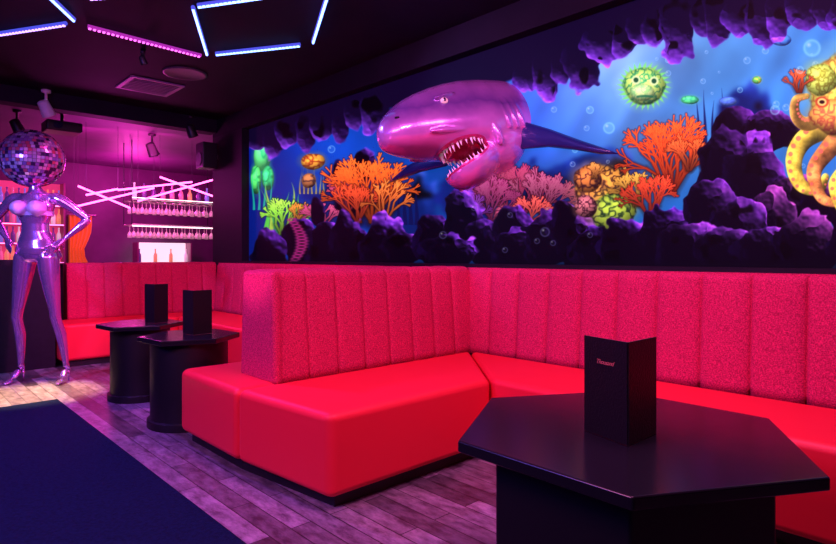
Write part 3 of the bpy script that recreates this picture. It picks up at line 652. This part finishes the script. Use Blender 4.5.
def spot(px,py,s,body,label):
    p=at_z(px,py,CZ); e=empty('spotlight',p); tag(e,label,'light','ceiling spotlights')
    lathe('mount',[(.06*s,0),(.06*s,-.03),(.015,-.035),(.015,-.16*s),(0,-.16*s)],body,parent=e)
    v,f=lathe_vf([(.03*s,.12*s),(.07*s,.10*s),(.085*s,-.08*s),(.095*s,-.10*s),(.08*s,-.10*s),(.07*s,-.07*s),(0,-.07*s)],24)
    rt=Matrix.Rotation(.5,3,'X')@Matrix.Rotation(.3,3,'Y'); v=[rt@Vector(q)+Vector((0,0,-.26*s)) for q in v]; mk('lamp_head',v,f,body,parent=e,smooth=True)
    v,f=ellipsoid_vf((0,0,0),(.065*s,.065*s,.02*s)); v=[rt@(Vector(q)+Vector((0,0,-.075*s)))+Vector((0,0,-.26*s)) for q in v]; mk('lens',v,f,N_lamp if body is M_white else M_lens,parent=e,smooth=True)
spot(46,90,.8,M_white,'white ceiling spotlight, lit'); spot(17,110,.8,M_dkmetal,'dark ceiling spotlight near the bar'); spot(191,116,.75,M_dkmetal,'dark ceiling spotlight before the pillar'); spot(143,50,.35,M_dkmetal,'small dark ceiling spotlight')
spot(152,134,.9,M_dkmetal,'dark ceiling spotlight over the bar')
p=at_z(62,112,CZ); e=empty('projector',p); tag(e,'black projector on a ceiling bracket','projector')
lathe('bracket',[(.06,0),(.06,-.02),(.02,-.025),(.02,-.14)],M_dkmetal,parent=e)
v,f=box_vf((-.16,-.2,-.27),(.16,.2,-.14)); mk('projector_body',v,f,M_dkmetal,parent=e,bevel=.02)
v,f=tube_vf((.16,-.08,-.2),(.2,-.08,-.2),.05,20); mk('lens',v,f,M_lens,parent=e)
p=at_y(208,157,3.3); e=empty('wall_speaker',(-7.55,3.40,p.z)); tag(e,'small black loudspeaker fixed on the black pillar','speaker')
v,f=box_vf((-.12,-.24,-.17),(.12,-.04,.17)); c=mk('cabinet',v,f,M_dkmetal,parent=e,bevel=.015)
v,f=tube_vf((0,-.25,-.05),(0,-.238,-.05),.085,24); mk('speaker_cone',v,f,M_gr,parent=e)
v,f=box_vf((-.03,-.05,-.03),(.03,0,.03)); mk('bracket',v,f,M_metal,parent=e)

# ------------------------------------------------------------ bar
M_shelf=mat('bar_shelf',(.25,.06,.16),.3); 
M_glow=neon('shelf_led',(1.,.14,.45),5.)
bp=[(.036,0),(.037,.14),(.034,.17),(.014,.21),(.013,.27),(.016,.272),(.016,.29),(0,.29)]
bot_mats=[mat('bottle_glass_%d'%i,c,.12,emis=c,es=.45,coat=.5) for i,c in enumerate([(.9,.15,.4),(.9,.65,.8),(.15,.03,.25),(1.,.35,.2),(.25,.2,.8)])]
protos_d={}
def bottle(loc,k,group):
    if k not in protos_d:
        b=lathe('bottle',bp,bot_mats[k],n=14); protos_d[k]=b; b.location=loc
    else:
        b=protos_d[k].copy(); COL.objects.link(b); b.location=loc
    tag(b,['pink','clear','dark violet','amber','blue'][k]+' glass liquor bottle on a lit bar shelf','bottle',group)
def shelf_unit(x,y0,y1,levels,dep,label,group,back,step=.085):
    e=empty('bar_shelf',(x,(y0+y1)/2,0)); og=(x,(y0+y1)/2,0); tag(e,label,'shelf')
    box('back_panel',(x-dep,y0,0),(x-dep+.02,y1,levels[-1]+.42),back,parent=e,org=og)
    for yy in (y0-.03,y1): box('side',(x-dep,yy,0),(x,yy+.03,levels[-1]+.42),M_shelf,parent=e,org=og)
    for z in levels: 
        s=box('shelf',(x-dep+.02,y0,z-.03),(x,y1,z),M_shelf,parent=e,org=og)
        box('led_strip',(x,y0,z-.025),(x+.008,y1,z-.008),M_glow,parent=s,org=og)
    n=int((y1-y0)/step)
    for z in levels:
        for i in range(n): bottle((x-dep*.45,y0+.05+i*(y1-y0-.10)/max(1,n-1),z),random.randrange(5),group)
shelf_unit(-12.4,1.45,2.62,[1.05,1.40,1.75,2.10],.3,'tall lit bar shelf filled with bottles','bottles on the tall bar shelf',mat('shelf_back',(.4,.03,.12),.4,emis=(1.,.05,.22),es=.5))
shelf_unit(-12.4,3.95,5.0,[1.02],.3,'low pale lit bar display with a few bottles','bottles on the low bar display',mat('display_back',(.6,.5,.6),.4,emis=(1.,.78,.82),es=.95),.24)
e=empty('bar_counter',(-9.8,3.6,0)); og=(-9.8,3.6,0); tag(e,'dark bar counter under the hanging glass rack','bar')
box('counter_front',(-10.0,1.6,0),(-9.5,6.1,1.02),M_black,parent=e,org=og); box('counter_top',(-10.05,1.55,1.02),(-9.42,6.15,1.06),M_table,parent=e,org=og,bevel=.008)
xr0,xr1,yr0,yr1=-10.15,-9.75,3.0,4.4; og=(-9.95,3.7,CZ); e=empty('glass_rack',og); tag(e,'metal two-tier glass rack hanging above the bar','rack')
parts=[]
for z in (1.66,2.05):
    for x in (xr0,xr1): parts.append(tube_vf((x,yr0,z),(x,yr1,z),.016,8))
    for i in range(12): 
        y=yr0+(yr1-yr0)*i/11; parts.append(tube_vf((xr0,y,z),(xr1,y,z),.008,6))
v,f=merge(parts); mk('rack_frame',v,f,M_metal,parent=e,org=og)
for x in (xr0,xr1):
    for y in (yr0,yr1): v,f=tube_vf((x,y,1.66),(x,y,CZ),.008,8); mk('hanger_rod',v,f,M_dkmetal,parent=e,org=og)
for z in (1.63,2.08): 
    v,f=box_vf((xr1+.02,yr0,z),(xr1+.03,yr1,z+.010)); mk('led_strip',v,f,N_warm,parent=e,org=og)
gp=[(.036,-.002),(.036,-.006),(.005,-.012),(.004,-.09),(.022,-.11),(.038,-.15),(.034,-.20),(.032,-.20),(.035,-.15),(.018,-.115),(0,-.105)]
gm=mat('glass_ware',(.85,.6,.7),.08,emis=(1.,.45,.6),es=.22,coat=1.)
g0=None
for z in (1.655,2.045):
    for x in (-9.85,-10.05):
        for i in range(11):
            y=yr0+.06+i*.1275
            if g0 is None: g0=lathe('wine_glass',gp,gm,n=12); g=g0
            else: g=g0.copy(); COL.objects.link(g)
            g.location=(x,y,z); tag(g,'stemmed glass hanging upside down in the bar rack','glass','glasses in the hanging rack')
for i in range(9): bottle((-9.95,3.1+i*.15,2.060),random.randrange(5),'bottles on the glass rack')
V=[];Fc=[];n=80; rows=12
for k in range(rows+1):
    z=.02+1.93*k/rows; pinch=1-.35*math.exp(-((z-1.25)/.25)**2)
    for i in range(n+1):
        u=i/n; V.append((-12.85+.045*math.sin(u*36+.5*math.sin(k*.5)),2.80+.42*u*pinch,z))
for k in range(rows):
    for i in range(n): Fc.append([k*(n+1)+i,k*(n+1)+i+1,(k+1)*(n+1)+i+1,(k+1)*(n+1)+i])
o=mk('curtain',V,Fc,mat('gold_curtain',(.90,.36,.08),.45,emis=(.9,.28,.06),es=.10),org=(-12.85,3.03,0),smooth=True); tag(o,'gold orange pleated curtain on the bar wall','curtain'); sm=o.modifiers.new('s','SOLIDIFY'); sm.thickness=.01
v,f=tube_vf((-12.85,2.76,1.97),(-12.85,3.28,1.97),.02,10); o=mk('curtain_rod',v,f,M_metal,org=(-12.85,3.03,1.97)); tag(o,'metal rod carrying the gold curtain','curtain rod')

# ------------------------------------------------------------ lights
def area(name,loc,tgt,size,e,c,sy=None):
    l=bpy.data.lights.new(name,'AREA'); l.energy=e; l.color=c; l.size=size
    if sy: l.shape='RECTANGLE'; l.size_y=sy
    o=bpy.data.objects.new(name,l); COL.objects.link(o); o.location=loc; o.rotation_euler=(Vector(tgt)-Vector(loc)).to_track_quat('-Z','Y').to_euler(); return o
def spotl(name,loc,tgt,e,c,ang,blend=.6,rad=.05):
    l=bpy.data.lights.new(name,'SPOT'); l.energy=e; l.color=c; l.spot_size=math.radians(ang); l.spot_blend=blend; l.shadow_soft_size=rad
    o=bpy.data.objects.new(name,l); COL.objects.link(o); o.location=loc; o.rotation_euler=(Vector(tgt)-Vector(loc)).to_track_quat('-Z','Y').to_euler(); return o
def point(name,loc,e,c,rad=.15):
    l=bpy.data.lights.new(name,'POINT'); l.energy=e; l.color=c; l.shadow_soft_size=rad
    o=bpy.data.objects.new(name,l); COL.objects.link(o); o.location=loc; return o
area('booth_light',(-1.0,1.9,2.85),(-1.9,2.5,.3),.9,75,(1,.20,.65))
area('front_light',(-1.9,-.6,2.6),(-2.9,1.9,.4),.9,62,(1,.22,.60))
spotl('booth_two_light',(-5.2,1.9,2.9),(-6.2,2.4,.2),180,(1,.12,.55),120)
area('floor_light',(-3.4,-1.6,2.85),(-3.9,.9,0),1.5,130,(.16,.10,1.))
spotl('violet_floor_spot',(-4.6,1.0,2.9),(-4.2,1.3,0),230,(.36,.08,1.),90)
spotl('warm_floor_spot',(-5.8,.6,2.9),(-5.74,.96,0),2000,(1,.62,.20),24,.9)
spotl('mannequin_blue',(-5.0,-.6,2.3),(-6.33,1.13,1.1),260,(.24,.26,1.),50)
spotl('mannequin_pink',(-4.4,2.0,2.0),(-6.33,1.13,1.0),260,(1,.10,.70),50)
area('bar_light',(-9.0,2.6,2.7),(-12,3.6,1.5),1.5,60,(1,.05,.50))
point('bar_glow',(-11.6,3.6,2.4),110,(1,.05,.55),.2)
point('bar_glow_near',(-8.8,2.4,2.3),40,(.95,.05,.70),.2)
spotl('shark_light',(-1.7,.9,2.8),(-2.9,2.9,2.1),170,(1,.20,.70),50,.6,.06)
spotl('shark_blue',(-4.6,1.6,2.8),(-3.0,2.9,2.2),110,(.25,.25,1),60,.6,.1)
spotl('shark_under',(-3.2,1.0,.75),(-2.95,2.9,2.0),22,(1,.15,.6),50,.6,.1)
wd=bpy.data.worlds.new('w'); wd.use_nodes=True; wd.node_tree.nodes['Background'].inputs[0].default_value=(.25,.08,.4,1); wd.node_tree.nodes['Background'].inputs[1].default_value=.25; scene.world=wd

# ------------------------------------------------------------ camera
cam=bpy.data.cameras.new('camera'); co=bpy.data.objects.new('camera',cam); COL.objects.link(co); scene.camera=co
cam.sensor_width=36; cam.lens=36*FPX/836; cam.shift_y=-16/836.; cam.clip_start=.05
co.location=(0,0,H); co.rotation_euler=(math.pi/2,0,rotc)
